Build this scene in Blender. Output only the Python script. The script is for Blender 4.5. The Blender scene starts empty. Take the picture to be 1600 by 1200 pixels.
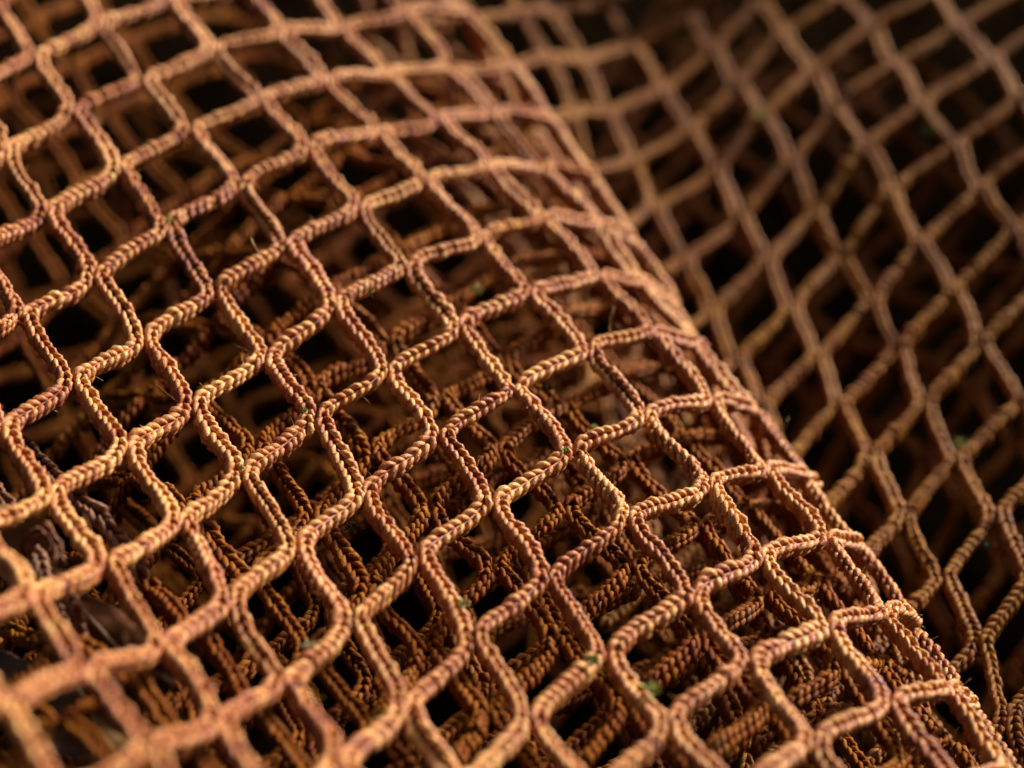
import bpy, math, random
import numpy as np
from mathutils import Vector, Matrix

# ------------------------------------------------------------------ scene, camera, light
S = bpy.context.scene
COL = S.collection
random.seed(7)
rng = np.random.default_rng(11)
MM = 0.001

cam = bpy.data.objects.new('camera', bpy.data.cameras.new('camera'))
COL.objects.link(cam)
cam.location = (0, -0.300, 0.300)
cam.rotation_euler = (math.radians(90 - 33), 0, 0)
cam.data.sensor_width = 36
cam.data.lens = 90
cam.data.clip_start = 0.01
cam.data.clip_end = 50
cam.data.dof.use_dof = True
cam.data.dof.focus_distance = 0.322
cam.data.dof.aperture_fstop = 14.0
S.camera = cam

SUN_EL, SUN_AZ = 27, 48          # azimuth measured from +Y (behind the net) towards +X
w = bpy.data.worlds.new('World'); S.world = w; w.use_nodes = True
nt = w.node_tree
sky = nt.nodes.new('ShaderNodeTexSky'); sky.sky_type = 'NISHITA'; sky.sun_disc = False
sky.sun_elevation = math.radians(SUN_EL); sky.sun_rotation = math.radians(SUN_AZ)
sky.air_density = 0.6; sky.dust_density = 6.0; sky.ozone_density = 1.0
bg = nt.nodes['Background']; bg.inputs['Strength'].default_value = 0.05
nt.links.new(sky.outputs[0], bg.inputs[0])

sd = bpy.data.lights.new('sun', 'SUN'); sun = bpy.data.objects.new('sun', sd); COL.objects.link(sun)
sd.energy = 5.0; sd.angle = math.radians(10); sd.color = (1.0, 0.99, 0.97)
az, el = math.radians(SUN_AZ), math.radians(SUN_EL)
sdir = Vector((math.sin(az) * math.cos(el), math.cos(az) * math.cos(el), math.sin(el)))
sun.rotation_euler = sdir.to_track_quat('Z', 'Y').to_euler()

S.view_settings.view_transform = 'Standard'
S.view_settings.look = 'None'
S.view_settings.exposure = 0.62
S.view_settings.gamma = 1.0

# ------------------------------------------------------------------ materials
def twine_material(name, dark, mid, light, rough=0.5, grime=0.35, spec=0.15, sheen=0.0, coat=0.0):
    m = bpy.data.materials.new(name); m.use_nodes = True
    n = m.node_tree; L = n.links; N = n.nodes
    b = N['Principled BSDF']
    tc = N.new('ShaderNodeTexCoord')
    at = N.new('ShaderNodeAttribute'); at.attribute_name = 'tint'
    big = N.new('ShaderNodeTexNoise'); big.inputs['Scale'].default_value = 45; big.inputs['Detail'].default_value = 3
    fine = N.new('ShaderNodeTexNoise'); fine.inputs['Scale'].default_value = 1100; fine.inputs['Detail'].default_value = 3
    geo = N.new('ShaderNodeNewGeometry')
    for t in (big, fine): L.new(geo.outputs['Position'], t.inputs['Vector'])
    add = N.new('ShaderNodeMath'); add.operation = 'MULTIPLY_ADD'
    L.new(at.outputs['Fac'], add.inputs[0]); add.inputs[1].default_value = 0.75
    s1 = N.new('ShaderNodeMath'); s1.operation = 'MULTIPLY_ADD'
    L.new(big.outputs['Fac'], s1.inputs[0]); s1.inputs[1].default_value = 0.7; s1.inputs[2].default_value = -0.46
    L.new(s1.outputs[0], add.inputs[2])
    s2 = N.new('ShaderNodeMath'); s2.operation = 'MULTIPLY_ADD'
    L.new(fine.outputs['Fac'], s2.inputs[0]); s2.inputs[1].default_value = 0.8; L.new(add.outputs[0], s2.inputs[2])
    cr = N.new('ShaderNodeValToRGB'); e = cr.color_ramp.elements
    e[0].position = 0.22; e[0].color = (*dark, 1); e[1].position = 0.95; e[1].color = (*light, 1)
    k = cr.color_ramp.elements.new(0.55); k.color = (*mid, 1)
    L.new(s2.outputs[0], cr.inputs[0])
    # dirt speckle caught in the stitches
    sp = N.new('ShaderNodeTexNoise'); sp.inputs['Scale'].default_value = 260; sp.inputs['Detail'].default_value = 5
    L.new(geo.outputs['Position'], sp.inputs['Vector'])
    r2 = N.new('ShaderNodeValToRGB'); r2.color_ramp.elements[0].position = 0.56; r2.color_ramp.elements[1].position = 0.72
    r2.color_ramp.elements[0].color = (0, 0, 0, 1); r2.color_ramp.elements[1].color = (grime, grime, grime, 1)
    L.new(sp.outputs['Fac'], r2.inputs[0])
    mx = N.new('ShaderNodeMixRGB'); mx.inputs[2].default_value = (0.10, 0.055, 0.025, 1)
    L.new(r2.outputs[0], mx.inputs[0]); L.new(cr.outputs[0], mx.inputs[1])
    L.new(mx.outputs[0], b.inputs['Base Color'])
    b.inputs['Roughness'].default_value = rough
    b.inputs['Specular IOR Level'].default_value = spec
    b.inputs['Sheen Weight'].default_value = sheen
    b.inputs['Coat Weight'].default_value = coat; b.inputs['Coat Roughness'].default_value = 0.28; b.inputs['Coat IOR'].default_value = 1.5
    b.inputs['Sheen Roughness'].default_value = 0.25
    fb = N.new('ShaderNodeTexNoise'); fb.inputs['Scale'].default_value = 5200; fb.inputs['Detail'].default_value = 2
    L.new(geo.outputs['Position'], fb.inputs['Vector'])
    bp = N.new('ShaderNodeBump'); bp.inputs['Strength'].default_value = 0.7; bp.inputs['Distance'].default_value = 0.00015
    L.new(fb.outputs['Fac'], bp.inputs['Height']); L.new(bp.outputs[0], b.inputs['Normal'])
    return m

M_FRONT = twine_material('tan_orange_twine', (0.22, 0.032, 0.001), (0.43, 0.108, 0.003), (0.76, 0.36, 0.08), rough=0.5, grime=0.18, spec=0.45, sheen=0.08)
M_LOW = twine_material('shade_darkened_twine', (0.10, 0.016, 0.001), (0.21, 0.049, 0.002), (0.30, 0.098, 0.007), grime=0.5, spec=0.06)  # shade on the buried layers is put into this darker twine colour
M_RIGHT = twine_material('hollow_shade_twine', (0.12, 0.026, 0.001), (0.26, 0.078, 0.003), (0.38, 0.155, 0.014), grime=0.5)  # part of the hollow's shade is put into this colour

def plain(name, col, col2, scale, rough=0.7, bump=0.3, dist=0.002, spec=0.4):
    m = bpy.data.materials.new(name); m.use_nodes = True
    N = m.node_tree.nodes; L = m.node_tree.links; b = N['Principled BSDF']
    geo = N.new('ShaderNodeNewGeometry')
    t = N.new('ShaderNodeTexNoise'); t.inputs['Scale'].default_value = scale; t.inputs['Detail'].default_value = 5
    L.new(geo.outputs['Position'], t.inputs['Vector'])
    cr = N.new('ShaderNodeValToRGB'); cr.color_ramp.elements[0].position = 0.35; cr.color_ramp.elements[1].position = 0.68
    cr.color_ramp.elements[0].color = (*col, 1); cr.color_ramp.elements[1].color = (*col2, 1)
    L.new(t.outputs['Fac'], cr.inputs[0]); L.new(cr.outputs[0], b.inputs['Base Color'])
    b.inputs['Roughness'].default_value = rough; b.inputs['Specular IOR Level'].default_value = spec
    bp = N.new('ShaderNodeBump'); bp.inputs['Strength'].default_value = bump; bp.inputs['Distance'].default_value = dist
    L.new(t.outputs['Fac'], bp.inputs['Height']); L.new(bp.outputs[0], b.inputs['Normal'])
    return m

# ------------------------------------------------------------------ helpers
def tag(o, label=None, cat=None, group=None, kind=None):
    for k, v in (('label', label), ('category', cat), ('group', group), ('kind', kind)):
        if v: o[k] = v
    return o

def empty(name, loc=(0, 0, 0)):
    o = bpy.data.objects.new(name, None); COL.objects.link(o); o.location = loc
    o.empty_display_size = 0.01
    return o

def mesh_obj(name, V, F, mat, parent=None, tint=None, smooth=True):
    """V (n,3) metres, F (m,4) quads (repeat of the last index = triangle)"""
    me = bpy.data.meshes.new(name)
    F = np.asarray(F)
    tri = F[:, 3] == F[:, 2]
    lt = np.where(tri, 3, 4)
    loops = F.ravel()
    if tri.any():
        keep = np.ones(F.shape, bool); keep[tri, 3] = False
        loops = F[keep]
    me.vertices.add(len(V)); me.vertices.foreach_set('co', np.asarray(V, np.float32).ravel())
    me.loops.add(len(loops)); me.loops.foreach_set('vertex_index', loops.astype(np.int32))
    me.polygons.add(len(F))
    st = np.concatenate([[0], np.cumsum(lt)[:-1]])
    me.polygons.foreach_set('loop_start', st.astype(np.int32))
    me.polygons.foreach_set('use_smooth', np.full(len(F), smooth))
    if tint is not None:
        a = me.attributes.new('tint', 'FLOAT', 'POINT'); a.data.foreach_set('value', np.asarray(tint, np.float32))
    me.update(calc_edges=True)
    me.materials.append(mat)
    o = bpy.data.objects.new(name, me); COL.objects.link(o)
    if parent is not None: o.parent = parent
    return o

# ------------------------------------------------------------------ the braid: knitted chain stitches
def tube(path, rad, sides):
    """closed tapered tube along path (k,3); returns verts, quads"""
    path = np.asarray(path, float); k = len(path)
    t = np.gradient(path, axis=0); t /= np.linalg.norm(t, axis=1)[:, None]
    up = np.array([0.03, 0.1, 1.0]); u = np.cross(t, up); u /= np.linalg.norm(u, axis=1)[:, None]; v = np.cross(u, t)
    a = np.arange(sides) * 2 * math.pi / sides
    V = path[:, None] + rad[:, None, None] * (np.cos(a)[None, :, None] * u[:, None] + np.sin(a)[None, :, None] * v[:, None])
    V = V.reshape(-1, 3)
    F = []
    for i in range(k - 1):
        for j in range(sides):
            j2 = (j + 1) % sides
            F.append((i * sides + j, i * sides + j2, (i + 1) * sides + j2, (i + 1) * sides + j))
    for j in range(1, sides - 1):
        F.append((0, j + 1, j, j)); b = (k - 1) * sides; F.append((b, b + j, b + j + 1, b + j + 1))
    return V, np.array(F)

def stitch_template(p, W, rings, sides):
    """one chain stitch (pitch p, half width W): two splayed legs on the face, bumps on the back; coords (across, height, along)"""
    parts = []
    v = np.linspace(0, 1, rings)
    for s in (-1, 1):
        x = s * W * (0.13 + 0.54 * np.sin(np.pi * 0.5 * np.minimum(v * 1.3, 1)) - 0.05 * v ** 4)
        h = W * (0.30 + 0.42 * np.sin(np.pi * np.minimum(v * 1.05 + 0.12, 1)) - 0.16 * v)
        a = p * (-0.60 + 1.62 * v)
        r = W * 0.40 * np.clip(np.sin(np.pi * (0.08 + 0.84 * v)), 0.22, 1) ** 0.85
        parts.append(tube(np.stack([x, h, a], 1), r, sides))
    for s in (-1, 1):                        # bumps round the flank and back
        x = s * W * np.array([0.66, 0.60, 0.12]); h = -W * np.array([-0.06, 0.36, 0.62]); a = p * np.array([-0.25, 0.3, 0.75]) + (0.25 * p if s > 0 else 0)
        parts.append(tube(np.stack([x, h, a], 1), W * np.array([0.26, 0.38, 0.24]), sides))
    V = []; F = []; o = 0; seg = []
    for i, (a, b) in enumerate(parts):
        V.append(a); F.append(b + o); o += len(a); seg += [i] * len(a)
    return np.concatenate(V), np.concatenate(F), np.array(seg)

TW = 1.16                                    # half width of the twine, mm
class Braid:
    cache = {}
    def __init__(self, n, rings, sides, Lb):
        p = Lb / n
        tv, tf, seg = stitch_template(p, TW, rings, sides)
        nv = len(tv); V = []; F = []
        for i in range(n):
            q = tv.copy(); q[:, 2] += p * (i + 0.45); V.append(q); F.append(tf + i * nv)
        cs = 5; cn = 9                       # core
        z = np.linspace(0, Lb, cn)
        cv, cf = tube(np.stack([z * 0, z * 0 - 0.05, z], 1), np.full(cn, TW * 0.5), cs)
        V.append(cv); F.append(cf + n * nv)
        self.V = np.concatenate(V); self.F = np.concatenate(F)
        self.n, self.nv, self.seg, self.L = n, nv, seg, Lb
        self.core = len(cv)

def braid(n, rings, sides, Lb=16.5):
    k = (n, rings, sides)
    if k not in Braid.cache: Braid.cache[k] = Braid(n, rings, sides, Lb)
    return Braid.cache[k]

STRAIGHT = 0.65                              # mm that two cords run side by side, each way from a joint
LEAN = 0.80                                  # the stitched face of the cords leans forward a little
def hermite(P0, T0, P1, T1, k=22):
    t = np.linspace(0, 1, k)[:, None]
    return (2*t**3-3*t**2+1)*P0 + (t**3-2*t**2+t)*T0 + (-2*t**3+3*t**2)*P1 + (t**3-t**2)*T1

def twine_verts(P0, T0, P1, T1, N0, N1, roll_mid, rings=5, sides=6, width=1.0, bow=None, straight=None):
    """bend a straight braid along a curve from P0 to P1 (mm)"""
    st = STRAIGHT if straight is None else straight
    e0 = T0 / np.linalg.norm(T0) * st; e1 = T1 / np.linalg.norm(T1) * st
    k = np.linspace(0, 1, 4)[:-1, None]
    c = np.concatenate([P0 + k * e0, hermite(P0 + e0, T0, P1 - e1, T1, 18), P1 - e1 * k[::-1]])
    u = np.linspace(0, 1, len(c))
    if bow is not None: c = c + np.sin(np.pi * u)[:, None] * bow
    # small handmade wobble
    width = width * (1 + 0.05 * rng.standard_normal()); flat = 1 + 0.09 * rng.standard_normal(); X_FLAT = 1 / flat
    ph = rng.random(3) * 6.28
    c = c + 0.16 * np.stack([np.sin(7 * u + ph[0]), np.sin(8 * u + ph[1]), np.sin(6 * u + ph[2])], 1) * np.sin(np.pi * u)[:, None]
    d = np.linalg.norm(np.diff(c, axis=0), axis=1); s = np.concatenate([[0], np.cumsum(d)]); Ltot = s[-1]
    n = int(np.clip(round(Ltot / (1.4 * (1 + 0.08 * rng.standard_normal()))), 4, 40))
    B = braid(n, rings, sides)
    t = np.gradient(c, axis=0); t /= np.linalg.norm(t, axis=1)[:, None]
    nn = N0 * (1 - u)[:, None] + N1 * u[:, None]
    nn = nn - t * np.sum(nn * t, 1)[:, None]; nn /= np.linalg.norm(nn, axis=1)[:, None]
    nn = nn + np.array([0, -0.84, 0.54]) * LEAN; nn = nn - t * np.sum(nn * t, 1)[:, None]; nn /= np.linalg.norm(nn, axis=1)[:, None]
    bb = np.cross(nn, t)
    roll = roll_mid * np.sin(np.pi * u) ** 0.7
    ca, sa = np.cos(roll)[:, None], np.sin(roll)[:, None]
    n2 = nn * ca + bb * sa; b2 = bb * ca - nn * sa
    V = B.V
    q = V[:, 2] / B.L * Ltot
    # per stitch jitter
    ns = B.n * B.nv
    jit = np.repeat(1 + 0.09 * rng.standard_normal(B.n), B.nv); off = np.repeat(0.07 * rng.standard_normal((B.n, 2)), B.nv, axis=0)
    X = V[:, 0].copy(); Hh = V[:, 1].copy()
    X[:ns] = X[:ns] * jit + off[:, 0]; Hh[:ns] = Hh[:ns] * jit + off[:, 1]
    q = q.copy(); q[:ns] += np.repeat(0.09 * rng.standard_normal(B.n), B.nv)
    # the braid is squeezed narrower where it joins its neighbour
    qq = np.clip(q / Ltot, 0, 1)
    sq = width * (1 - 0.16 * np.exp(-(np.minimum(qq, 1 - qq) / 0.10) ** 2))
    X *= sq * flat; Hh *= width * X_FLAT
    f = lambda A: np.stack([np.interp(q, s, A[:, k]) for k in range(3)], 1)
    out = f(c) + X[:, None] * f(b2) + Hh[:, None] * f(n2)
    over = q - np.clip(q, 0, Ltot)
    out += over[:, None] * f(t)
    base = 0.48 + 0.06 * rng.standard_normal()
    tint = np.full(len(V), base)
    tint[:ns] = np.repeat(base + 0.16 * rng.standard_normal(B.n), B.nv) + np.tile(np.array([0.05, 0.0, -0.12, -0.12])[B.seg], B.n)
    tint[ns:] = 0.1
    return out * MM, B.F, tint

def grid_normals(T):
    ds = np.gradient(T, axis=0); dr = np.gradient(T, axis=1)
    n = np.cross(ds, dr); n /= np.linalg.norm(n, axis=2)[:, :, None]
    n *= np.sign(n[..., 2].mean())
    return n

CAM = np.array([0, -300., 300.]); PITCH = math.radians(33)
def frame_pos(P):
    """where a point (mm) lies in the 1600x1200 frame and how far away; used only to choose which pieces are worth building"""
    d = P - CAM
    z = d[1] * math.cos(PITCH) - d[2] * math.sin(PITCH); y = -d[1] * math.sin(PITCH) - d[2] * math.cos(PITCH)
    return 800 + 4000 * d[0] / z, 600 + 4000 * y / z, z

def build_net(T, label, mat, rings, sides, roll_a, roll_b, group=None, joints=True, margin=190, noise=0.25, limit=298, width=1.0, keep=None, name='fishing_net', fuzz=False, mw=1.45, straight=None, handle=0.60):
    fib = []
    """T[s, r] = joints of the net. Cords zigzag: down the steep bars, back along the shallow ones, touching at every joint"""
    T = T + noise * rng.standard_normal(T.shape)
    Nn = grid_normals(T)
    ns, nr = T.shape[:2]
    root = empty(name)
    tag(root, label, 'fishing net', group)
    ds = np.gradient(T, axis=0); dr = np.gradient(T, axis=1)
    m = mw * ds / np.linalg.norm(ds, axis=2)[:, :, None] - dr / np.linalg.norm(dr, axis=2)[:, :, None]
    m /= np.linalg.norm(m, axis=2)[:, :, None]
    e = np.cross(Nn, m)
    e *= np.sign(np.sum(e * dr, axis=2))[:, :, None]      # points to the right
    R = TW * 0.88 * width
    bars = []
    for s in range(ns):
        for r in range(nr):
            for k, (s2, r2) in enumerate(((s + 1, r), (s, r - 1))):
                if s2 >= ns or r2 < 0: continue
                mid = (T[s, r] + T[s2, r2]) / 2
                if keep is not None and not keep(s, r, mid): continue
                x, y, z = frame_pos(mid)
                if not (-margin < x < 1600 + margin and -margin < y < 1200 + margin): continue
                inside = -20 < x < 1620 and -20 < y < 1220
                bars.append((0 if inside else 1, z, s, r, s2, r2, k))
    bars.sort()
    rest = []
    for q, (ins, z, s, r, s2, r2, k) in enumerate(bars):
        sg = 1 if k == 0 else -1                            # steep bar leaves from the right cord and arrives on the left one
        P0 = T[s, r] + e[s, r] * R * sg; P1 = T[s2, r2] - e[s2, r2] * R * sg
        ln = np.linalg.norm(P1 - P0)
        hl = ln * (handle + 0.05 * rng.standard_normal())
        roll = (rng.choice([1, 1, -.4]) * roll_a if k == 0 else roll_b) + 0.24 * rng.standard_normal()
        bow = 0.28 * rng.standard_normal(3)
        V, F, t = twine_verts(P0, m[s, r] * hl, P1, m[s2, r2] * hl, Nn[s, r], Nn[s2, r2], roll, rings, sides, width, bow, straight)
        if fuzz and rng.random() < 0.9:
            for _ in range(int(rng.integers(2, 6))):
                fib.append(V[rng.integers(len(V) - 60)] / MM)
        if q < limit: mesh_obj('twine', V, F, mat, root, t)
        else: rest.append((V, F, t))
    if rest:
        off = np.cumsum([0] + [len(a[0]) for a in rest])[:-1]
        o = mesh_obj('twine', np.concatenate([a[0] for a in rest]), np.concatenate([a[1] + k for a, k in zip(rest, off)]), mat, root, np.concatenate([a[2] for a in rest]))
        o['kind'] = 'stuff'
    if fib:
        Vs = []; Fs = []; o = 0
        for p in fib:
            d = rng.normal(0, 1, 3); d[2] = abs(d[2]); d /= np.linalg.norm(d); l = rng.uniform(.5, 1.5) * (2 if rng.random() < .12 else 1)
            c = p + np.linspace(0, 1, 6)[:, None] * d * l + (np.linspace(0, 1, 6)[:, None] ** 2) * rng.normal(0, .5, 3) * l
            v, f = tube(c, np.linspace(.035, .018, 6), 3); Vs.append(v); Fs.append(f + o); o += len(v)
        k_ = mesh_obj('loose_fibre', np.concatenate(Vs) * MM, np.concatenate(Fs), mat, root, np.full(o, 0.9)); k_['kind'] = 'stuff'
    if joints:
        used = {}
        for b in bars:
            used[(b[2], b[3])] = used.get((b[2], b[3]), 0) + 1; used[(b[4], b[5])] = used.get((b[4], b[5]), 0) + 1
        jl = []
        for (s, r), c in used.items():
            if c < 3: continue
            x, y, z = frame_pos(T[s, r])
            if not (-40 < x < 1640 and -40 < y < 1240): continue
            jl.append((z, s, r))
        jl.sort()
        for z, s, r in jl[:290]:
            P, mm_, ee, n_ = T[s, r], m[s, r], e[s, r], Nn[s, r]
            Vs = []; Fs = []; o = 0; ts = []
            for a0, h0, wob in ((-0.95, -0.42, 0.35), (0.1, -0.22, -0.4), (1.0, -0.45, 0.3)):
                xs = np.array([-1.0, -0.4, 0.4, 1.0]) * TW * 0.95
                pa = np.stack([xs, h0 + 0.16 * np.cos(xs), a0 + wob * xs], 1)
                v, f = tube(pa, np.array([0.26, 0.38, 0.38, 0.26]) * width, 6)
                v = P + v[:, :1] * ee + v[:, 1:2] * n_ + v[:, 2:] * mm_
                Vs.append(v); Fs.append(f + o); o += len(v); ts += [0.25 + 0.1 * rng.standard_normal()] * len(v)
            mesh_obj('joint', np.concatenate(Vs) * MM, np.concatenate(Fs), mat, root, ts)
    return root

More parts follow.
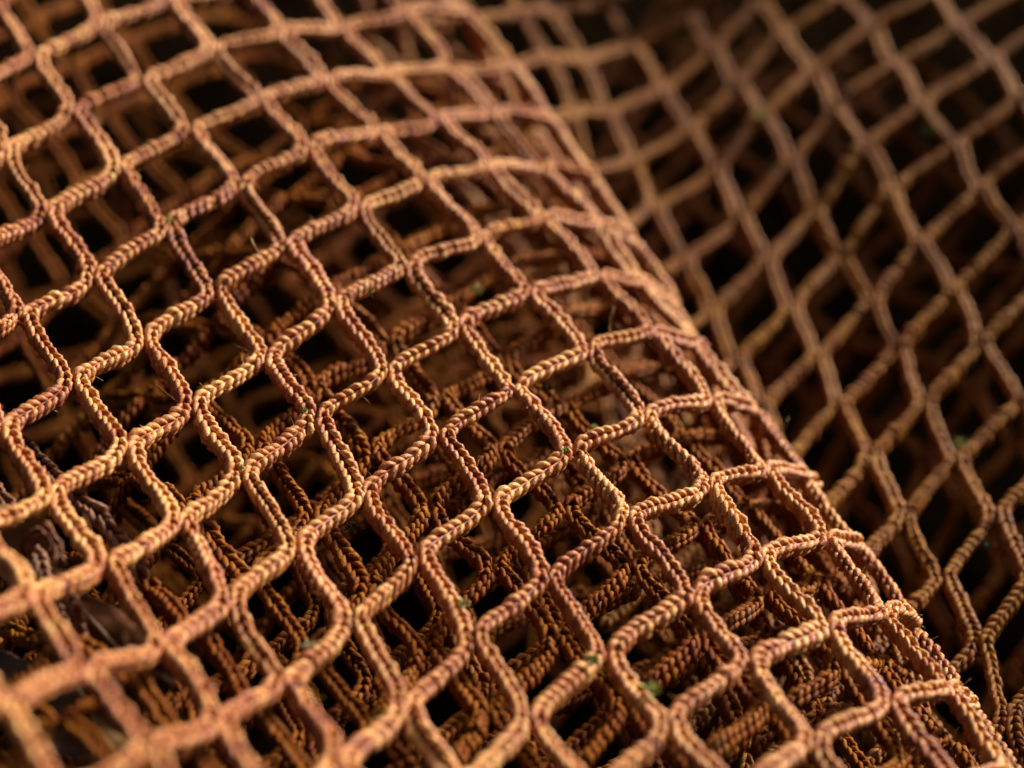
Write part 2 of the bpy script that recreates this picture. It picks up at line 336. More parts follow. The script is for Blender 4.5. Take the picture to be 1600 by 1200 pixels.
# ------------------------------------------------------------------ joint positions of the two upper folds of net (mm)
FRONT_S0, FRONT_R0 = -3, -9
FRONT = np.array([
[(-159.7,-33.9,156.7),(-153.0,-20.2,153.7),(-146.3,-6.5,150.8),(-139.5,7.2,148.3),(-132.5,20.9,146.1),(-125.4,34.6,144.3),(-118.1,48.3,143.0),(-110.6,61.9,142.0),(-102.7,75.3,141.4),(-94.5,88.5,140.8),(-85.8,101.4,140.1),(-76.4,113.7,138.8),(-66.8,125.7,136.8),(-57.4,137.5,133.2),(-48.7,148.6,126.8),(-41.6,157.4,116.5),(-37.9,161.6,102.2),(-36.4,162.9,86.9),(-36.1,162.9,71.4),(-36.1,162.6,56.0),(-36.2,162.2,40.5)],
[(-151.3,-46.9,156.0),(-144.7,-33.2,152.8),(-138.1,-19.6,149.7),(-131.3,-5.9,146.9),(-124.5,7.8,144.3),(-117.4,21.5,142.2),(-110.3,35.1,140.6),(-102.9,48.7,139.4),(-95.1,62.1,138.5),(-87.0,75.3,137.7),(-78.4,88.2,136.9),(-69.1,100.5,135.6),(-59.4,112.4,133.5),(-49.8,124.3,130.3),(-40.8,135.5,124.8),(-33.2,144.5,115.3),(-29.4,148.8,101.2),(-27.8,150.1,86.0),(-27.5,150.0,70.6),(-27.5,149.7,55.1),(-27.6,149.3,39.6)],
[(-142.8,-59.9,155.5),(-136.3,-46.2,152.1),(-129.8,-32.6,148.7),(-123.1,-19.0,145.5),(-116.4,-5.3,142.6),(-109.5,8.3,140.1),(-102.4,21.9,138.1),(-95.1,35.5,136.6),(-87.5,48.9,135.6),(-79.5,62.1,134.7),(-71.0,74.9,133.8),(-61.8,87.3,132.3),(-52.0,99.1,130.0),(-42.4,110.9,127.1),(-33.0,122.3,122.7),(-24.9,131.7,114.2),(-20.8,136.0,100.3),(-19.2,137.2,85.1),(-18.9,137.1,69.7),(-19.0,136.7,54.2),(-19.1,136.3,38.7)],
[(-134.3,-72.8,155.2),(-127.8,-59.2,151.4),(-121.4,-45.6,147.8),(-114.9,-32.0,144.2),(-108.2,-18.4,141.0),(-101.5,-4.8,138.1),(-94.5,8.8,135.7),(-87.3,22.4,133.9),(-79.7,35.8,132.7),(-71.8,49.0,131.8),(-63.5,61.7,130.9),(-54.4,74.1,129.4),(-44.5,85.8,126.5),(-35.2,97.6,123.5),(-25.5,109.0,120.2),(-16.5,119.0,113.4),(-12.3,123.1,99.5),(-10.8,124.2,84.1),(-10.5,124.0,68.6),(-10.6,123.6,53.0),(-10.8,123.2,37.5)],
[(-125.6,-85.6,155.0),(-119.2,-72.1,151.0),(-112.9,-58.5,147.0),(-106.4,-45.0,143.1),(-99.9,-31.5,139.4),(-93.3,-17.9,136.1),(-86.5,-4.3,133.3),(-79.5,9.3,131.2),(-72.0,22.7,129.7),(-64.2,35.9,129.0),(-55.4,48.7,128.3),(-46.4,61.0,127.1),(-37.0,72.7,124.3),(-28.1,84.1,119.9),(-18.1,95.7,117.1),(-8.3,106.3,112.5),(-4.1,110.2,98.1),(-2.7,111.1,82.5),(-2.5,110.8,66.8),(-2.6,110.3,51.2),(-2.9,109.9,35.7)],
[(-116.7,-98.4,155.1),(-110.5,-84.9,150.8),(-104.2,-71.4,146.5),(-97.9,-57.9,142.3),(-91.5,-44.4,138.2),(-85.0,-30.9,134.3),(-78.4,-17.4,131.1),(-71.7,-3.8,128.6),(-64.3,9.6,126.7),(-56.0,22.9,126.7),(-47.4,35.7,126.3),(-38.2,48.0,125.1),(-29.1,59.7,122.2),(-19.8,71.1,117.8),(-10.6,82.4,113.5),(-0.6,92.9,108.8),(3.5,96.9,95.0),(4.9,97.7,79.6),(5.0,97.4,64.1),(4.8,96.8,48.5),(4.5,96.4,33.0)],
[(-107.8,-111.0,155.4),(-101.6,-97.6,150.9),(-95.4,-84.1,146.4),(-89.2,-70.7,141.8),(-83.0,-57.3,137.2),(-76.6,-43.9,132.9),(-70.0,-30.4,129.1),(-63.7,-16.7,126.4),(-56.3,-3.2,124.5),(-48.0,10.0,124.4),(-39.2,22.8,124.0),(-30.2,35.0,123.1),(-20.6,46.7,120.4),(-11.4,58.1,116.6),(-3.3,69.3,111.5),(5.9,79.5,105.6),(10.3,83.3,91.5),(11.7,84.1,76.2),(11.8,83.7,60.6),(11.6,83.1,45.1),(11.3,82.6,29.6)],
[(-98.9,-123.7,156.0),(-92.8,-110.3,151.3),(-86.6,-96.9,146.6),(-80.5,-83.5,141.7),(-74.4,-70.1,136.7),(-68.1,-56.8,131.8),(-61.5,-43.4,127.4),(-55.2,-29.8,124.2),(-48.2,-16.1,122.4),(-40.2,-3.1,121.4),(-31.7,9.8,121.7),(-22.1,21.9,120.8),(-13.0,33.7,119.0),(-3.5,45.0,115.2),(4.3,55.9,108.6),(12.9,66.0,101.8),(16.7,69.6,87.6),(17.9,70.2,72.2),(17.9,69.7,56.7),(17.6,69.2,41.2),(17.3,68.7,25.7)],
[(-90.1,-136.5,156.8),(-84.0,-123.1,152.0),(-77.9,-109.7,147.1),(-71.8,-96.3,142.1),(-65.9,-83.0,136.8),(-59.9,-69.8,131.4),(-53.9,-56.6,126.4),(-47.2,-42.9,123.0),(-40.5,-29.3,120.6),(-32.6,-16.2,119.3),(-24.1,-3.3,120.0),(-14.8,8.9,119.3),(-4.9,20.4,116.9),(4.3,31.9,113.2),(12.7,42.7,106.5),(19.1,52.3,97.8),(22.3,55.4,83.4),(23.4,55.9,68.0),(23.3,55.5,52.4),(23.0,55.0,36.9),(22.7,54.6,21.4)],
[(-81.6,-149.4,157.8),(-75.5,-136.0,152.9),(-69.4,-122.6,147.9),(-63.3,-109.2,142.9),(-57.4,-96.0,137.5),(-51.7,-82.8,131.6),(-45.8,-69.9,125.8),(-39.3,-56.2,122.1),(-33.1,-42.6,119.4),(-25.1,-29.1,118.7),(-16.5,-16.5,117.9),(-7.2,-4.4,117.2),(2.4,7.3,115.2),(12.2,18.7,111.5),(19.4,29.3,103.9),(24.8,38.4,94.4),(27.4,40.8,79.3),(28.2,41.3,63.6),(28.2,41.0,48.1),(27.9,40.6,32.5),(27.7,40.3,17.0)],
[(-73.3,-162.5,158.9),(-67.3,-149.1,153.9),(-61.2,-135.7,148.9),(-55.1,-122.3,143.9),(-49.1,-109.0,138.6),(-43.8,-95.8,132.6),(-38.0,-83.4,125.3),(-32.2,-69.8,121.1),(-25.7,-56.1,118.3),(-18.7,-42.7,116.7),(-9.3,-29.7,116.7),(0.3,-17.5,116.0),(10.2,-5.7,114.0),(19.5,5.8,109.7),(26.6,16.4,101.3),(30.4,23.4,89.2),(32.1,25.9,74.4),(32.7,26.5,59.1),(32.7,26.4,43.7),(32.6,26.1,28.2),(32.3,25.8,12.7)],
[(-65.5,-175.8,160.0),(-59.4,-162.4,155.0),(-53.4,-149.1,149.9),(-47.3,-135.7,144.8),(-41.4,-122.3,139.5),(-35.7,-109.0,133.7),(-30.6,-96.6,126.2),(-24.9,-83.6,120.3),(-18.6,-69.5,117.9),(-11.1,-55.9,116.5),(-2.5,-43.0,115.7),(7.7,-30.8,114.8),(17.4,-19.0,112.0),(26.8,-7.5,106.9),(34.0,3.2,98.6),(36.4,8.8,85.2),(37.2,11.0,70.3),(37.4,11.6,55.0),(37.3,11.7,39.7),(37.2,11.6,24.3),(37.0,11.3,8.8)],
[(-58.0,-189.4,161.2),(-52.0,-176.0,156.0),(-46.0,-162.7,150.9),(-40.1,-149.4,145.6),(-34.3,-136.1,140.1),(-28.8,-122.9,134.0),(-23.6,-110.3,127.0),(-18.2,-97.2,121.1),(-11.8,-83.4,117.6),(-4.5,-69.5,116.0),(4.4,-56.8,114.1),(14.3,-44.2,113.8),(24.8,-32.5,110.4),(33.5,-21.1,104.7),(40.5,-10.3,96.5),(42.4,-5.6,82.3),(42.6,-3.8,67.1),(42.4,-3.2,51.8),(42.2,-3.0,36.4),(42.0,-3.1,21.0),(41.7,-3.3,5.5)],
[(-50.9,-203.1,162.3),(-44.9,-189.8,157.0),(-39.0,-176.5,151.7),(-33.2,-163.2,146.3),(-27.5,-150.0,140.6),(-22.1,-136.9,134.5),(-16.7,-124.0,128.1),(-11.2,-110.7,122.4),(-5.0,-97.2,118.2),(2.0,-83.7,115.4),(10.7,-70.4,114.1),(21.2,-58.0,112.9),(30.9,-46.1,109.6),(40.1,-34.7,103.6),(46.5,-24.4,94.3),(48.1,-20.1,79.9),(48.0,-18.6,64.6),(47.6,-17.9,49.2),(47.3,-17.8,33.8),(47.0,-17.8,18.3),(46.7,-18.0,2.9)],
[(-43.9,-216.9,163.4),(-38.0,-203.6,158.0),(-32.2,-190.4,152.6),(-26.4,-177.1,147.0),(-20.8,-163.9,141.3),(-15.2,-150.8,135.3),(-9.7,-137.6,129.4),(-4.0,-124.3,124.0),(2.2,-110.8,119.8),(9.1,-97.3,116.7),(17.3,-84.0,114.9),(27.1,-71.4,113.2),(37.5,-59.8,109.3),(45.9,-48.7,102.4),(51.9,-38.6,92.6),(53.5,-34.7,78.0),(53.3,-33.3,62.6),(52.8,-32.7,47.2),(52.4,-32.5,31.7),(52.0,-32.6,16.2),(51.7,-32.7,0.7)],
[(-37.1,-230.8,164.4),(-31.2,-217.5,158.9),(-25.4,-204.3,153.4),(-19.6,-191.1,147.8),(-13.9,-177.8,142.1),(-8.3,-164.6,136.4),(-2.7,-151.3,130.9),(3.2,-137.9,125.9),(9.4,-124.4,121.7),(16.3,-110.9,118.5),(24.1,-97.8,116.1),(32.9,-85.2,113.3),(43.0,-73.8,108.7),(51.8,-62.4,102.0),(57.5,-52.9,91.2),(58.7,-49.3,76.4),(58.5,-48.0,60.9),(58.0,-47.5,45.4),(57.5,-47.3,29.9),(57.1,-47.3,14.4),(56.7,-47.4,-1.1)],
[(-30.2,-244.7,165.3),(-24.4,-231.4,159.8),(-18.6,-218.2,154.3),(-12.8,-204.9,148.7),(-7.1,-191.7,143.1),(-1.4,-178.4,137.7),(4.4,-165.0,132.5),(10.4,-151.5,127.8),(16.7,-137.9,123.8),(23.6,-124.5,120.4),(31.4,-111.5,117.2),(39.9,-99.1,113.5),(49.1,-87.6,108.3),(57.2,-76.5,100.8),(62.3,-67.5,89.5),(63.7,-64.0,74.6),(63.5,-62.8,59.2),(63.0,-62.2,43.7),(62.6,-62.0,28.2),(62.1,-62.0,12.7),(61.8,-62.1,-2.8)],
[(-23.4,-258.6,166.2),(-17.5,-245.3,160.7),(-11.7,-232.1,155.2),(-5.9,-218.8,149.7),(-0.1,-205.5,144.3),(5.7,-192.1,139.0),(11.5,-178.6,134.1),(17.5,-165.1,129.7),(23.9,-151.5,125.7),(30.9,-138.1,122.0),(38.6,-125.2,118.3),(47.0,-112.9,113.9),(55.5,-101.4,107.9),(62.6,-90.7,99.5),(67.2,-82.0,87.7),(68.5,-78.7,72.8),(68.4,-77.5,57.4),(68.0,-76.9,41.9),(67.6,-76.7,26.5),(67.1,-76.7,11.0),(66.8,-76.8,-4.5)],
[(-16.6,-272.5,167.1),(-10.7,-259.2,161.6),(-4.9,-246.0,156.1),(1.0,-232.6,150.7),(6.8,-219.3,145.5),(12.7,-205.8,140.4),(18.6,-192.3,135.8),(24.7,-178.7,131.4),(31.2,-165.1,127.4),(38.2,-151.8,123.6),(45.8,-139.0,119.4),(53.9,-126.8,114.3),(61.8,-115.4,107.5),(68.3,-104.9,98.3),(72.3,-96.5,86.1),(73.5,-93.3,71.1),(73.3,-92.1,55.7),(72.9,-91.6,40.2),(72.5,-91.3,24.8),(72.1,-91.3,9.3),(71.8,-91.4,-6.2)],
])
RIGHT_S0, RIGHT_R0 = -6, -4
RIGHT = np.array([
[(-29.5,157.0,113.5),(-21.9,169.6,108.7),(-14.0,182.1,104.0),(-5.5,194.4,99.6),(3.9,206.2,96.0),(14.1,217.7,93.7),(24.7,228.9,92.8),(36.0,239.6,93.1),(47.6,249.8,94.2),(59.4,259.6,95.9),(71.3,269.4,97.9),(83.2,279.1,100.1)],
[(-24.6,142.4,111.5),(-16.9,155.0,106.8),(-9.1,167.5,101.9),(-0.8,179.8,97.3),(8.6,191.6,93.9),(18.9,203.0,92.1),(29.6,214.2,91.8),(40.8,224.9,92.8),(52.4,235.1,94.5),(64.2,244.9,96.5),(76.1,254.6,98.7),(88.0,264.3,101.0)],
[(-19.6,127.9,109.4),(-11.9,140.5,104.8),(-4.3,153.0,99.9),(3.7,165.3,94.9),(13.2,177.0,91.5),(23.8,188.3,90.3),(34.5,199.6,91.0),(45.7,210.3,92.7),(57.3,220.4,94.9),(69.0,230.2,97.2),(80.9,239.9,99.6),(92.7,249.6,102.1)],
[(-14.6,113.4,106.8),(-6.7,126.0,102.6),(0.9,138.5,97.9),(8.0,150.7,92.2),(17.9,162.4,88.9),(28.9,173.7,88.7),(39.4,185.0,90.5),(50.5,195.6,92.9),(62.0,205.6,95.5),(73.8,215.4,98.0),(85.6,225.1,100.6),(97.4,234.9,103.1)],
[(-10.1,98.9,103.4),(-1.7,111.5,99.8),(6.4,124.2,95.7),(12.9,136.1,88.8),(22.8,147.8,86.5),(34.3,159.0,87.5),(44.2,170.5,90.7),(55.1,181.0,93.6),(66.7,190.8,96.3),(78.4,200.6,99.0),(90.2,210.3,101.6),(101.9,220.1,104.2)],
[(-6.4,84.5,99.2),(2.2,97.0,95.8),(10.8,109.4,91.9),(17.5,121.5,86.1),(27.7,133.0,84.5),(38.4,144.5,87.7),(48.0,156.0,91.8),(59.2,166.2,94.5),(71.0,175.9,97.2),(82.8,185.6,99.9),(94.5,195.4,102.6),(106.2,205.2,105.2)],
[(-3.7,69.8,94.4),(5.0,82.3,91.1),(13.6,94.6,87.4),(22.0,106.6,83.3),(32.7,118.2,84.2),(42.0,129.8,87.3),(51.7,141.2,91.9),(63.1,151.4,94.9),(75.2,160.9,97.9),(86.9,170.6,100.7),(98.6,180.5,103.4),(110.2,190.3,106.2)],
[(-1.4,55.1,89.7),(7.5,67.4,86.8),(16.3,79.7,84.0),(25.5,91.8,82.2),(36.5,103.1,83.5),(45.5,115.1,88.1),(55.3,126.3,91.6),(66.5,136.5,95.3),(79.1,145.8,98.4),(90.7,155.6,101.3),(102.3,165.4,104.2),(113.9,175.2,107.0)],
[(0.9,40.3,85.6),(10.2,52.5,83.3),(19.4,64.6,81.4),(29.1,76.6,80.7),(39.7,88.0,82.7),(49.1,99.9,87.0),(58.0,111.4,91.4),(69.7,121.4,95.5),(82.1,130.6,98.7),(94.0,140.4,101.7),(105.7,150.3,104.7),(117.3,160.1,107.6)],
[(3.5,25.3,82.3),(13.1,37.4,80.8),(22.8,49.4,79.6),(32.8,61.3,79.7),(43.1,73.1,82.7),(52.3,84.7,85.0),(61.5,96.4,91.4),(73.0,106.3,95.2),(85.8,115.5,98.8),(97.3,125.3,101.9),(108.8,135.1,105.0),(120.3,144.9,108.1)],
[(6.3,10.2,80.0),(16.1,22.2,79.3),(25.9,34.2,78.9),(35.9,46.1,79.6),(45.8,57.9,82.2),(55.2,69.7,85.4),(64.3,81.3,90.9),(76.0,91.2,95.1),(88.2,100.4,98.4),(99.9,110.1,101.9),(111.4,119.9,105.1),(123.0,129.6,108.3)],
[(9.2,-5.0,78.7),(19.0,7.0,78.7),(28.9,18.9,79.0),(38.7,30.8,80.1),(48.7,42.7,82.3),(58.0,54.5,85.6),(67.1,65.9,90.0),(78.4,76.0,94.5),(90.4,85.3,98.3),(102.2,94.9,101.8),(113.9,104.6,105.1),(125.5,114.3,108.4)],
[(12.1,-20.3,78.3),(21.9,-8.3,78.9),(31.7,3.6,79.7),(41.4,15.5,81.1),(50.8,27.7,83.4),(60.7,39.4,86.0),(70.5,50.6,89.6),(81.0,60.9,94.7),(92.8,70.3,98.2),(104.6,79.8,101.6),(116.3,89.4,105.0),(128.0,99.0,108.3)],
[(15.0,-35.5,78.4),(24.8,-23.6,79.5),(34.6,-11.7,80.7),(44.2,0.2,82.1),(53.2,12.3,83.6),(62.7,24.2,86.0),(72.8,35.3,89.1),(83.8,45.6,93.7),(95.4,55.1,97.7),(107.2,64.6,101.3),(118.9,74.2,104.7),(130.6,83.8,108.1)],
[(17.9,-50.7,78.9),(27.8,-38.8,80.2),(37.6,-26.9,81.8),(47.3,-14.9,83.4),(56.5,-2.9,84.3),(65.4,9.0,85.7),(76.1,19.9,88.8),(86.8,30.3,93.0),(98.2,40.0,97.1),(109.9,49.5,100.8),(121.6,59.0,104.4),(133.3,68.5,107.9)],
[(20.6,-66.0,79.4),(30.5,-54.1,80.9),(40.4,-42.2,82.4),(50.3,-30.3,83.8),(59.3,-18.3,84.4),(68.4,-6.1,86.8),(78.9,4.8,89.4),(89.8,15.1,93.0),(101.1,24.8,96.8),(112.7,34.3,100.5),(124.4,43.8,104.1),(136.2,53.3,107.6)],
[(23.0,-81.3,79.9),(32.8,-69.4,81.4),(42.6,-57.5,82.9),(52.5,-45.6,84.2),(62.1,-33.6,85.2),(71.0,-21.5,87.4),(81.4,-10.5,90.0),(92.4,-0.2,93.2),(103.9,9.6,96.7),(115.5,19.1,100.3),(127.2,28.6,103.8),(138.9,38.1,107.3)],
[(25.1,-96.7,80.4),(34.9,-84.8,81.9),(44.6,-72.8,83.4),(54.2,-60.8,84.8),(63.6,-48.7,86.4),(73.3,-36.9,88.2),(83.8,-25.9,90.7),(95.0,-15.5,93.6),(106.4,-5.7,96.8),(118.1,3.9,100.2),(129.8,13.4,103.6),(141.6,22.9,107.1)],
[(27.2,-112.1,80.9),(36.9,-100.1,82.4),(46.6,-88.1,84.0),(56.1,-76.1,85.5),(65.6,-64.0,87.2),(75.6,-52.3,89.0),(86.2,-41.2,91.3),(97.4,-30.8,94.0),(108.9,-21.0,97.0),(120.6,-11.4,100.2),(132.4,-1.9,103.5),(144.2,7.6,106.9)],
[(29.2,-127.4,81.4),(38.9,-115.5,83.0),(48.6,-103.4,84.6),(58.2,-91.4,86.2),(67.8,-79.3,87.8),(77.9,-67.7,89.7),(88.5,-56.6,91.9),(99.7,-46.2,94.4),(111.3,-36.3,97.3),(123.0,-26.6,100.3),(134.9,-17.2,103.5),(146.7,-7.7,106.8)],
[(31.3,-142.8,82.0),(41.0,-130.8,83.6),(50.7,-118.8,85.1),(60.3,-106.7,86.8),(70.1,-94.7,88.5),(80.2,-83.0,90.3),(90.8,-71.9,92.4),(102.1,-61.5,94.8),(113.7,-51.6,97.5),(125.4,-41.9,100.4),(137.3,-32.5,103.5),(149.2,-23.0,106.7)],
])
MOSS = [
((-19.4,-0.0,120.1),1.0,2,'dark green moss tuft with a yellow tip on the net, centre'),
((-26.3,-29.5,120.3),0.9,1,'small bright green leaf scrap on a joint left of centre'),
((4.7,-11.3,111.7),1.5,2,'dark green moss clump under a joint in the middle of the net'),
((6.6,-32.1,116.0),0.8,1,'bright green speck on a joint of the sharp net'),
((28.8,14.9,94.2),0.9,1,'green moss speck on the crest joint'),
((35.0,-5.4,94.4),0.6,1,'tiny green speck at the lower crest joint'),
((-47.5,9.5,126.2),0.9,3,'yellow-green moss fleck on a joint at the left'),
((-33.0,-43.5,121.2),0.8,3,'yellow-green fleck on the left cord of a lower-left joint'),
((-5.1,16.7,110.6),1.4,3,'pale yellow-green lichen on the lower net below the centre'),
((9.0,47.7,104.5),1.5,4,'pale grey-green moss patch on the crest'),
((-20.2,-38.6,108.5),1.5,2,'dark green moss deep inside a lower mesh'),
((11.1,-15.5,108.3),0.8,3,'pale yellow bud on the lower net right of centre'),
((72.2,95.4,95.4),1.6,1,'bright green moss blob on the blurred right net'),
((65.6,9.7,88.5),1.7,3,'soft yellow-green tuft beside a joint of the right net'),
((44.8,113.6,89.2),1.9,3,'blurred olive moss on a far joint of the right net'),
((46.4,97.8,86.2),1.8,1,'blurred green moss along a bar of the right net'),
((66.1,-12.8,86.5),1.5,2,'dark olive moss on the lower right net'),
((-14.1,-87.4,118.5),1.2,1,'blurred green scrap on a cord near the bottom'),
((-5.8,-65.3,117.2),1.2,3,'yellow-green fleck on a cord below the centre'),
((15.5,-78.7,115.4),1.8,3,'olive moss smear on a cord at the bottom right'),
((9.0,-72.6,114.9),1.3,1,'green speck on the left side of a bottom joint'),
((-22.5,-76.0,119.4),1.5,4,'pale moss caught behind a joint at the lower left'),
]
CORD_A = [(-71.4,-21.6,119.2),(-64.8,-30.7,119.8),(-58.5,-40.1,119.9),(-53.5,-47.1,120.2),(-47.7,-53.8,119.2),(-43.9,-58.3,115.9)]
CORD_B = [(-58.9,-60.3,114.6),(-56.4,-61.8,121.4),(-54.7,-63.0,125.2),(-52.3,-64.8,126.0),(-50.8,-68.8,123.5),(-49.3,-70.4,117.4),(-49.0,-69.5,109.6)]
CORD_C = [(-62.4,-48.4,121.9),(-59.1,-54.1,122.3),(-55.3,-61.5,121.9),(-52.9,-67.2,120.5),(-51.8,-67.5,114.6)]
LEAF_A = [(-57.4,-61.8,119.6),(-62.4,-64.7,129.9),(-52.8,-58.4,110.2)]
LEAF_B = [(-45.0,-72.6,117.7),(-53.2,-61.9,115.9),(-37.9,-78.8,115.5)]
LEAF_C = [(-52.9,-80.4,113.1),(-61.4,-69.5,111.5),(-44.4,-86.1,111.5)]
LEAF_D = [(-44.7,-81.5,115.0),(-51.0,-64.7,111.4),(-39.3,-92.2,113.2)]
STRAW_A = [(-35.0,-1.7,129.6),(-34.2,-3.3,128.9),(-33.3,-4.0,127.9)]
STRAW_B = [(-19.2,-13.7,127.7),(-18.3,-14.1,128.8),(-17.6,-13.7,129.4)]


def sample(T, s, r):
    """bicubic-ish (bilinear with clamped extrapolation) sample of a joint table at fractional indices"""
    ns, nr = T.shape[:2]
    i = np.clip(np.floor(s).astype(int), 0, ns - 2); j = np.clip(np.floor(r).astype(int), 0, nr - 2)
    a = (s - i)[..., None]; b = (r - j)[..., None]
    return T[i, j]*(1-a)*(1-b) + T[i+1, j]*a*(1-b) + T[i, j+1]*(1-a)*b + T[i+1, j+1]*a*b

def sstep(x, a, b):
    t = np.clip((x - a) / (b - a), 0, 1); return t * t * (3 - 2 * t)

def sub_layer(T, ang, scale, s_off, r_off, n, drop, amp=2.0, seed=0, freq=0.7):
    """another fold lying under T: its own lattice turned by ang, dropped straight down by drop(s, r)"""
    i, j = np.meshgrid(np.arange(n[0]), np.arange(n[1]), indexing='ij')
    i = i - n[0] / 2; j = j - n[1] / 2
    ca, sa = math.cos(ang), math.sin(ang)
    s = (i * ca - j * sa) * scale[0] + s_off; r = (i * sa + j * ca) * scale[1] + r_off
    rs = np.random.default_rng(seed); ph = rs.random(8) * 6.28
    P = sample(T, s, r)
    wx = np.sin(freq * i + ph[0]) * np.cos(freq * .8 * j + ph[1]); wy = np.sin(freq * .9 * j + ph[2] + .5 * i); wz = np.sin(freq * 1.1 * i + .6 * j + ph[3]) + .5 * np.sin(1.9 * freq * j - i * freq + ph[4])
    P = P + amp * np.stack([wx, wy, wz], -1)
    P[..., 2] -= drop(s, r)
    P[..., 2] = np.maximum(P[..., 2], 22 + 3 * wz)
    return P

# ------------------------------------------------------------------ ground
def ground():
    n = 120
    x = np.sign(np.linspace(-1, 1, n)) * np.abs(np.linspace(-1, 1, n)) ** 2.2 * 3000
    X, Y = np.meshgrid(x, x, indexing='ij')
    Z = 12 + 3 * np.sin(X * .05) * np.cos(Y * .043) + 1.5 * rng.standard_normal(X.shape)
    V = np.stack([X, Y, Z], -1).reshape(-1, 3) * MM
    a = np.arange((n - 1) * n).reshape(n - 1, n)[:, :-1].ravel()
    F = np.stack([a, a + n, a + n + 1, a + 1], 1)
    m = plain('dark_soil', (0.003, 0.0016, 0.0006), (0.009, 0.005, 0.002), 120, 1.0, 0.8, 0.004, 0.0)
    tag(mesh_obj('ground', V, F, m), kind='structure')
ground()

# ------------------------------------------------------------------ nets
def s_of(i): return i + FRONT_S0
build_net(FRONT, 'light tan braided net fold on top, in sharp focus, rising to a pale crest', M_FRONT, 5, 6, 0.40, -0.05,
          noise=0.12, fuzz=True, keep=lambda s, r, mid: (r + FRONT_R0) <= 9)
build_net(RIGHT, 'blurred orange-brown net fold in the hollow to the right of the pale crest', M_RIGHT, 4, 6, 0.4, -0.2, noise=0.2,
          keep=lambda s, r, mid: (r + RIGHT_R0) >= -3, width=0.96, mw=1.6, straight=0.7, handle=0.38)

F0, G0 = -FRONT_S0, -FRONT_R0              # table index of (0, 0)
# second layer, just under the fold on the right, sinking away to the upper left
d2 = lambda s, r: 8.0 + 30 * (1 - sstep((s - F0) + 0.55 * (r - G0), 0.5, 5.0))
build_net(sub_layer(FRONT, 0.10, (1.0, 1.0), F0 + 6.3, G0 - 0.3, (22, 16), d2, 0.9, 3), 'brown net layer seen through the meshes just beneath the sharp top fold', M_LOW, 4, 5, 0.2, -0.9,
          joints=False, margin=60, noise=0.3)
d2b = lambda s, r: 17 + 26 * (1 - sstep((s - F0) + 0.55 * (r - G0), 0.5, 5.5))
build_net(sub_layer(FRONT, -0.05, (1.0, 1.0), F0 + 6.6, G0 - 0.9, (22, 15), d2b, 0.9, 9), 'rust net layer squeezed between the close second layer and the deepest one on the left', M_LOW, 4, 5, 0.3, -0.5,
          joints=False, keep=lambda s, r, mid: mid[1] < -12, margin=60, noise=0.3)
d3 = lambda s, r: 33 + 44 * (1 - sstep((s - F0) + 0.4 * (r - G0), 1, 7))
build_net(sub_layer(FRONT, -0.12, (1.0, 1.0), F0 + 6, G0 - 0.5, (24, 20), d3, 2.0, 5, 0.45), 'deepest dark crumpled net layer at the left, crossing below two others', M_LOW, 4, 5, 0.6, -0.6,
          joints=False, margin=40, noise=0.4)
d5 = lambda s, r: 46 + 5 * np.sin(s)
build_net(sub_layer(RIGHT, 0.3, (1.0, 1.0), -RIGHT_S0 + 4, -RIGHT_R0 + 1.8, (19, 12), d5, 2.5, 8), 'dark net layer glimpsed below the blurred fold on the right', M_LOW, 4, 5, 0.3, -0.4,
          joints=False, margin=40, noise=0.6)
# unseen netting added outside the frame, behind and to the right, to shade the hollow
def heap(label, x0, x1, y0, y1, top, seed):
    rs = np.random.default_rng(seed)
    g = 15.0; nx = int((x1 - x0) / g); ny = int((y1 - y0) / g)
    i, j = np.meshgrid(np.arange(nx), np.arange(ny), indexing='ij')
    X = x0 + g * (i + 0.35 * (j % 2)) + rs.normal(0, 1, i.shape); Y = y0 + g * j + rs.normal(0, 1, i.shape)
    P = np.stack([X, Y, np.full(X.shape, 100.)], -1)
    px = np.zeros(X.shape); py = np.zeros(X.shape); dz = np.zeros(X.shape)
    for a in range(nx):
        for b in range(ny):
            px[a, b], py[a, b], dz[a, b] = frame_pos(P[a, b])
    out = np.maximum((px - 1600) * dz / 4000, (-py) * dz / 4000 * 1.6)          # mm outside the frame
    w_ = np.sin(X * .05 + seed) + np.sin(Y * .043 + 2 * seed) + .6 * np.sin((X + Y) * .09)
    P[..., 2] = 94 + (top - 94) * sstep(out, 13, 80) + 3.5 * w_ * sstep(out, 5, 30)
    V = []; F = []; o = 0; tt = []
    for a in range(nx):
        for b in range(ny):
            if out[a, b] < 13: continue
            for a2, b2 in ((a + 1, b), (a, b + 1)):
                if a2 >= nx or b2 >= ny or out[a2, b2] < 13: continue
                p, q = P[a, b], P[a2, b2]
                u = np.linspace(0, 1, 5)[:, None]; c = p + (q - p) * u + np.sin(np.pi * u) * rs.normal(0, .9, 3)
                v, f = tube(c, np.full(5, TW * .95), 5)
                V.append(v); F.append(f + o); o += len(v); tt += [.45 + .1 * rs.standard_normal()] * len(v)
    root = empty('fishing_net'); tag(root, label, 'fishing net')
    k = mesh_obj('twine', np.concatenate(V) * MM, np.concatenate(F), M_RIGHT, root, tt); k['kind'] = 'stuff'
for k, (top, lab) in enumerate(((138, 'uppermost net added out of view to shade the hollow'), (124, 'middle net added out of view to shade the hollow'), (110, 'lowest net added out of view to shade the hollow'))):
    heap(lab, -230 + 4 * k, 330, -110 + 5 * k, 430, top, k + 1)

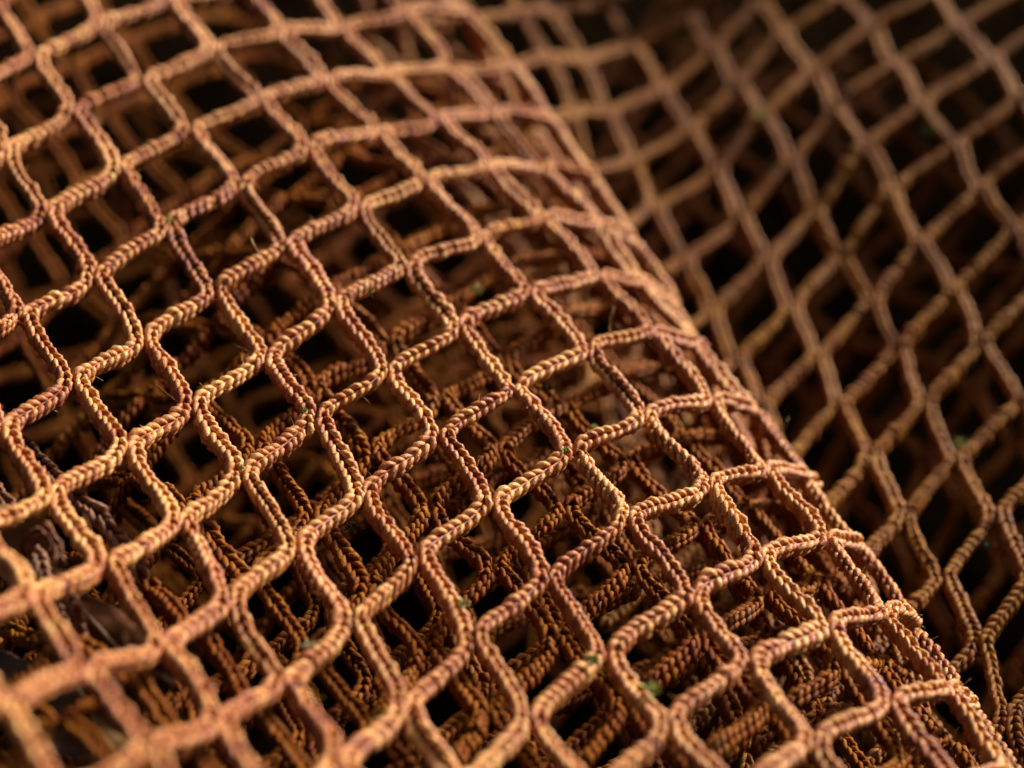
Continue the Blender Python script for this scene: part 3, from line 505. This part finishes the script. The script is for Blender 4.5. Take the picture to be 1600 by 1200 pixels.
# ------------------------------------------------------------------ loose braided cords and dry leaves caught under the net, lower left
def spline(pts, k=12):
    P = np.array(pts, float); P = np.concatenate([[2 * P[0] - P[1]], P, [2 * P[-1] - P[-2]]]); out = []
    for i in range(1, len(P) - 2):
        t = np.linspace(0, 1, k, endpoint=False)[:, None]; a, b, c, d = P[i-1], P[i], P[i+1], P[i+2]
        out.append(.5 * (2*b + (c-a)*t + (2*a-5*b+4*c-d)*t**2 + (3*b-a-3*c+d)*t**3))
    out.append(P[-2:-1]); return np.concatenate(out)

def cord(pts, label, mat, width):
    Vs = []; Fs = []; ts = []; o = 0; P = np.array(pts)
    T = np.gradient(P, axis=0)
    for i in range(len(P) - 1):
        n0 = np.array([0, -.4, .9])
        V, F, t = twine_verts(P[i], T[i] * .6, P[i+1], T[i+1] * .6, n0, n0, 0.2, 4, 6, width)
        Vs.append(V); Fs.append(F + o); o += len(V); ts.append(t)
    tag(mesh_obj('loose_cord', np.concatenate(Vs), np.concatenate(Fs), mat, None, np.concatenate(ts)), label, 'cord')
M_FADED = twine_material('faded_brown_twine', (0.09, 0.022, 0.008), (0.22, 0.07, 0.025), (0.34, 0.17, 0.09))
cord(CORD_A, 'dull brown loose cord running down at the left edge under the net', M_FADED, 1.0)
cord(CORD_B, 'looped brown cord arching under the net at the lower left', M_FADED, 0.8)
cord(CORD_C, 'short brown cord lying beside the looped one', M_FADED, 0.8)

def leaf(c, a, b, wid, curl, label, mat, seed):
    rs = np.random.default_rng(seed)
    c, a, b = (np.array(q, float) for q in (c, a, b)); ax = b - a; Ln = np.linalg.norm(ax); ax /= Ln
    up = np.array([.15, -.45, .88]); sd_ = np.cross(ax, up); sd_ /= np.linalg.norm(sd_); up = np.cross(sd_, ax)
    nu, nv = 28, 15; ph = rs.random(4) * 6.28
    u = np.linspace(0, 1, nu)[:, None]; v = np.linspace(-1, 1, nv)[None]
    half = wid * np.sin(np.pi * u) ** .7 * (1 - .25 * u) * (1 + .06 * np.sin(u * 24 + ph[0]))
    X = v * half; Z = curl * (v ** 2) * half * .6 + 1.2 * np.sin(5 * u + ph[1]) + .7 * np.sin(9 * u + 3 * v + ph[2]) + .25 * np.abs(np.sin((u * 9 + np.abs(v) * 1.4) * np.pi))
    P = a + ax * (u * Ln)[..., None] + X[..., None] * sd_ + Z[..., None] * up
    top = P.reshape(-1, 3); bot = (P - up * .18).reshape(-1, 3)
    idx = np.arange(nu * nv).reshape(nu, nv)
    q = np.stack([idx[:-1, :-1], idx[:-1, 1:], idx[1:, 1:], idx[1:, :-1]], -1).reshape(-1, 4)
    N_ = nu * nv; F = [q, (q + N_)[:, ::-1]]
    for e1 in (idx[:, 0], idx[:, -1]): F.append(np.stack([e1[:-1], e1[1:], e1[1:] + N_, e1[:-1] + N_], -1))
    root = empty('dry_leaf'); tag(root, label, 'leaf')
    mesh_obj('blade', np.concatenate([top, bot]) * MM, np.concatenate(F), mat, root)
    mid = P[:, nv // 2] + up * .15
    v_, f_ = tube(mid, np.linspace(.45, .12, nu), 6)
    mesh_obj('midrib', v_ * MM, f_, M_RIB, root)
M_RIB = plain('leaf_rib', (0.16, 0.08, 0.03), (0.30, 0.17, 0.07), 400)
M_L1 = plain('tan_dry_leaf', (0.07, 0.028, 0.010), (0.26, 0.14, 0.045), 90, 0.85, spec=0.1)
M_L2 = plain('brown_dry_leaf', (0.03, 0.012, 0.006), (0.13, 0.045, 0.012), 70, 0.85, spec=0.1)
M_L3 = plain('grey_tan_dry_leaf', (0.05, 0.025, 0.014), (0.20, 0.13, 0.07), 110, 0.85, spec=0.1)
leaf(*LEAF_A, 5.5, .5, 'pale tan dry leaf under the net at the left edge, lower half', M_L1, 1)
leaf(*LEAF_B, 5.0, -.4, 'dark reddish-brown dry leaf filling a mesh at the lower left', M_L2, 2)
leaf(*LEAF_C, 5.0, .6, 'grey-tan dry leaf in the bottom left corner behind the net', M_L3, 3)
leaf(*LEAF_D, 3.6, .8, 'narrow tan dry leaf along the bottom edge beside the corner leaf', M_L1, 4)

# ------------------------------------------------------------------ moss and scraps on the net
GREENS = {1: plain('green_moss', (0.06, 0.14, 0.008), (0.16, 0.30, 0.02), 900), 2: plain('dark_moss', (0.020, 0.034, 0.004), (0.07, 0.11, 0.012), 900),
          3: plain('yellow_green_moss', (0.16, 0.20, 0.02), (0.40, 0.42, 0.07), 900), 4: plain('grey_green_moss', (0.14, 0.19, 0.09), (0.34, 0.38, 0.20), 900)}
def moss(p, size, shade, label, seed):
    rs = np.random.default_rng(seed); V = []; F = []; o = 0
    for k in range(int(26 + 22 * size)):
        c = np.array(p) + rs.normal(0, .42 * size, 3) * np.array([1, .8, .7])
        d = rs.normal(0, 1, 3); d[2] = abs(d[2]); d /= np.linalg.norm(d); s_ = np.cross(d, rs.normal(0, 1, 3)); s_ /= np.linalg.norm(s_); n_ = np.cross(d, s_)
        l = size * rs.uniform(.35, .8) * .8; w_ = l * rs.uniform(.25, .45)
        q = np.array([c, c + d * l * .5 + s_ * w_ + n_ * .08, c + d * l, c + d * l * .5 - s_ * w_ + n_ * .08, c + d * l * .5 - n_ * .06])
        V.append(q); F += [(o, o + 1, o + 4, o + 4), (o + 1, o + 2, o + 4, o + 4), (o + 2, o + 3, o + 4, o + 4), (o + 3, o, o + 4, o + 4), (o, o + 1, o + 2, o + 3)]; o += 5
    tag(mesh_obj('moss_scrap', np.concatenate(V) * MM, np.array(F), GREENS[shade], smooth=False), label, 'moss')
for k, (p, size, shade, label) in enumerate(MOSS): moss(p, size * 0.72, shade, label, 50 + k)
M_STRAW = plain('yellow_straw', (0.30, 0.17, 0.03), (0.60, 0.40, 0.08), 500, .5)
for pts, label, r_ in ((STRAW_A, 'thin straw splinter sticking up from a shallow bar left of centre', .10), (STRAW_B, 'yellow straw tip poking out beside the dark green tuft', .16)):
    v_, f_ = tube(spline(pts, 5), np.linspace(r_, r_ * .4, 11), 6); tag(mesh_obj('straw', v_ * MM, f_, M_STRAW), label, 'straw')
